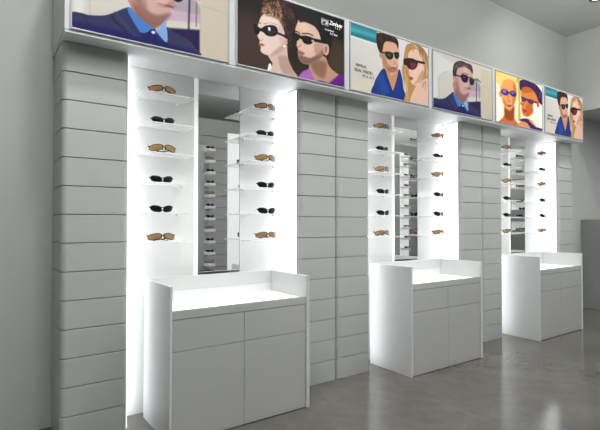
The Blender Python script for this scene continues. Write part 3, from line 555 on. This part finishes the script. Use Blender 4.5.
def cabinet(off, label):
    x0, x1 = .526, 1.540; yb = .16; yf = -.342; W = x1 - x0; st = .019; sr = .028
    t = thing('display_cabinet', label, 'cabinet', (x0 + off, 0, 0), 'white cabinets with lit tops in front of the bays')
    # side panels with softly rounded back corner
    for nm, xa, xb in (('side_panel', 0, st), ('side_panel', W - sr, W)):
        boxes(nm, [(xa, yf, 0, xb, yb, .927)], M['satin'], t, bev=.003, seg=2)
    boxes('back_panel', [(st, yb - .03, 0, W - sr, yb, .927)], M['satin'], t, bev=.003)
    tr = boxes('display_tray', [(st + .001, yf + .022, .735, W - sr - .001, yb - .031, .768)], M['tray'], t, bev=.002); tr['label'] = 'glowing white display tray'
    boxes('opal_lining', [(st + .001, yb - .0345, .769, W - sr - .001, yb - .0305, .832)], M['lining'], t, bev=0)
    boxes('top_rail', [(st + .002, yf + .004, .729, W - sr - .002, yf + .021, .780)], M['gloss'], t, bev=.002)
    boxes('carcass', [(st + .001, yf + .03, .03, W - sr - .001, yb - .032, .734)], M['gap'], t, bev=0)
    boxes('plinth', [(st + .001, yf + .012, 0, W - sr - .001, yb - .032, .03)], M['gap'], t, bev=0)
    mid = W / 2 - .012
    for xa, xb in ((st + .002, mid - .0012), (mid + .0012, W - sr - .002)):
        d = boxes('drawer', [(xa, yf + .006, .5395, xb, yf + .028, .7270)], M['gloss'], t, bev=.0025)
        d2 = boxes('door', [(xa, yf + .006, .006, xb, yf + .028, .537)], M['gloss'], t, bev=.0025)
    return t
for k in range(3):
    cabinet(k * PITCH, ['large white display cabinet with lit tray in front of the nearest bay',
                        'white display cabinet with lit tray in front of the middle bay',
                        'white display cabinet with lit tray in front of the farthest bay'][k])

# ------------------------------------------------------------------ ceiling downlights
def downlight(x, y):
    t = thing('recessed_downlight', 'round black-rimmed recessed downlight in the ceiling corner above the far posters', 'downlight', (x, y, CEIL), 'ceiling downlights')
    n = 32; bm = bmesh.new()
    prof = [(.078, 0), (.08, -.006), (.07, -.010), (.058, -.008), (.05, .0)]
    rings = [[bm.verts.new((r * math.cos(2 * math.pi * i / n), r * math.sin(2 * math.pi * i / n), z)) for i in range(n)] for r, z in prof]
    for A, B in zip(rings, rings[1:]):
        for i in range(n): bm.faces.new((A[i], A[(i + 1) % n], B[(i + 1) % n], B[i]))
    finish('trim_ring', bm, M['lampblack'], t, 40)
    bm = bmesh.new(); vs = [bm.verts.new((.05 * math.cos(2 * math.pi * i / n), .05 * math.sin(2 * math.pi * i / n), -.002)) for i in range(n)]
    bm.faces.new(vs); finish('lens', bm, M['lamp'], t)
    return t
dl = None
downlight(5.888, -0.449)
def lamp(name, kind, loc, energy, size=None, size_y=None, rot=None, col=(1, 1, 1), **kw):
    l = bpy.data.lights.new(name, kind); l.energy = energy; l.color = col
    if kind == 'AREA':
        l.shape = 'RECTANGLE'; l.size = size; l.size_y = size_y
    for a, b in kw.items(): setattr(l, a, b)
    o = bpy.data.objects.new(name, l); C.objects.link(o); o.location = loc
    if rot: o.rotation_euler = rot
    return o
# a row of ceiling spots: gives the slanting shadows of the fascia on pilasters and wall
for k in range(4):
    lamp('ceiling_spot', 'SPOT', (.25 + 1.9 * k, -1.0, CEIL - .03), 128, rot=(math.radians(4), 0, 0), spot_size=math.radians(124), spot_blend=.8, shadow_soft_size=.10)
lamp('room_fill', 'AREA', (1.6, -3.0, CEIL - .04), 54, 10, 1.8, (0, 0, 0))
lamp('left_wall_fill', 'AREA', (-.1, -1.7, CEIL - .04), 42, .5, .5, (math.radians(20), math.radians(32), 0))  # added fill that brightens the blank wall at the near end
lamp('ceiling_fill', 'AREA', (2.2, -3.2, 2.95), 345, 7.4, .8, (math.radians(180), 0, 0))  # unseen fill aimed upward, added to lift the ceiling
lamp('left_side_fill', 'AREA', (-3.8, -3.2, CEIL - .04), 45, 1.5, 1.5)  # added weak fill, lightens the left flank of the first pilaster
lamp('end_wall_fill', 'AREA', (5.0, -.75, CEIL - .04), 26, .7, .7, (0, math.radians(-35), 0))  # added to brighten the end wall, no fixture there
lamp('passage_fill', 'AREA', (7.8, -2.2, 2.9), 50, .8, 1.5)  # added fill for the passage and the half wall

# ------------------------------------------------------------------ the opposite side of the shop, seen in the mirrors
FYO = -2.62
def far_side():
    t = thing('facing_partition', 'grey grooved partition facing the bays across the aisle', 'partition', (2.15, FYO, 0))
    bm = bmesh.new(); box(bm, 0, -.2, 0, 4.5, 0, 2.78)
    for k in range(1, 16): pass
    finish('core', bm, M['clad'], t)
    lst = []
    for k in range(16): lst.append((.002, 0, .1687 * k + .004, 4.498, .016, min(.1687 * (k + 1) - .004, 2.77)))
    boxes('cladding', lst, M['clad'], t, bev=.003)
    for x in (.43, 2.6): boxes('lit_panel', [(x, .017, 0, x + .62, .03, 2.6)], M['lit'], t, bev=.002)
far_side()
def tower(x, y, w, z0, z1, n, label, flip):
    dx = -.13 if flip else 0
    t = thing('display_tower', label, 'display tower', (x, y, 0))
    boxes('board', [(-w / 2, -.02, 0, w / 2, .02, z1 + .1)], M['fascia'] if not flip else M['lit'], t, bev=.003)  # flipped tower's board gets an added glow to read white
    boxes('base', [(-w / 2 - .02, -.12, 0, w / 2 + .02, .14, z0)], M['lampblack'], t, bev=.004)
    for i in range(n):
        z = z0 + .06 + (z1 - z0 - .06) * i / (n - 1)
        boxes('prong', [(w / 2 - .10 + dx, .02, z, w / 2 + dx, .18, z + .035)], M['white'], t, bev=.004)
    for i in range(n):
        z = z0 + .06 + (z1 - z0 - .06) * i / (n - 1)
        g = copy_tree(proto['black' if (i % 3) else 'amber']); g.location = (x + w / 2 - .06 + dx, y + .15, z + .0375)
        g.scale = (.75, .75, .75); g.rotation_euler = (0, 0, math.pi); g['label'] = 'sunglasses on a prong of the facing display tower'; g['group'] = 'sunglasses on the facing towers'
tower(2.13, -2.42, .2, .66, 2.26, 11, 'slim display tower across the aisle, facing the nearest bay', False)
tower(6.12, -2.44, .2, .56, 2.5, 11, 'white slim display tower across the aisle, facing the middle bay', True)

# ------------------------------------------------------------------ shelf unit in the passage, seen in the farthest mirror
t = thing('recessed_shelf_unit', 'grey wall unit with lit recesses beyond the end wall', 'shelf unit', (8.3, -1.15, 0))
rec = [(1.16, 1.33), (1.56, 1.75), (2.0, 2.16)]
z = 0; lst = []
for a, b in rec:
    lst.append((0, -.6, z, .25, .6, a)); z = b
lst.append((0, -.6, z, .25, .6, 2.75))
boxes('carcass', lst, M['dark'], t, bev=.003)
boxes('lit_back', [(.2, -.58, .8, .28, .58, 2.6)], M['tray'], t, bev=0)
for a, b in rec:
    for y in (-1.45, -1.2, -.95):
        g = copy_tree(proto['black']); g.location = (8.38, y, a + .002); g.rotation_euler = (0, 0, -math.pi / 2)
        g['label'] = 'black sunglasses in a lit recess of the passage wall unit'; g['group'] = 'sunglasses in the passage unit'

# ------------------------------------------------------------------ world and camera
w = bpy.data.worlds.new('world'); S.world = w; w.use_nodes = True
w.node_tree.nodes['Background'].inputs[0].default_value = (.80, .82, .84, 1)
w.node_tree.nodes['Background'].inputs[1].default_value = .8
cam = bpy.data.cameras.new('camera'); cam.sensor_width = 36; cam.lens = 463 / 600 * 36; cam.clip_start = .02
o = bpy.data.objects.new('camera', cam); C.objects.link(o)
o.location = (-.4119, -2.9961, 1.3); o.rotation_euler = (math.radians(90.985), 0, math.radians(-35.14))
S.camera = o
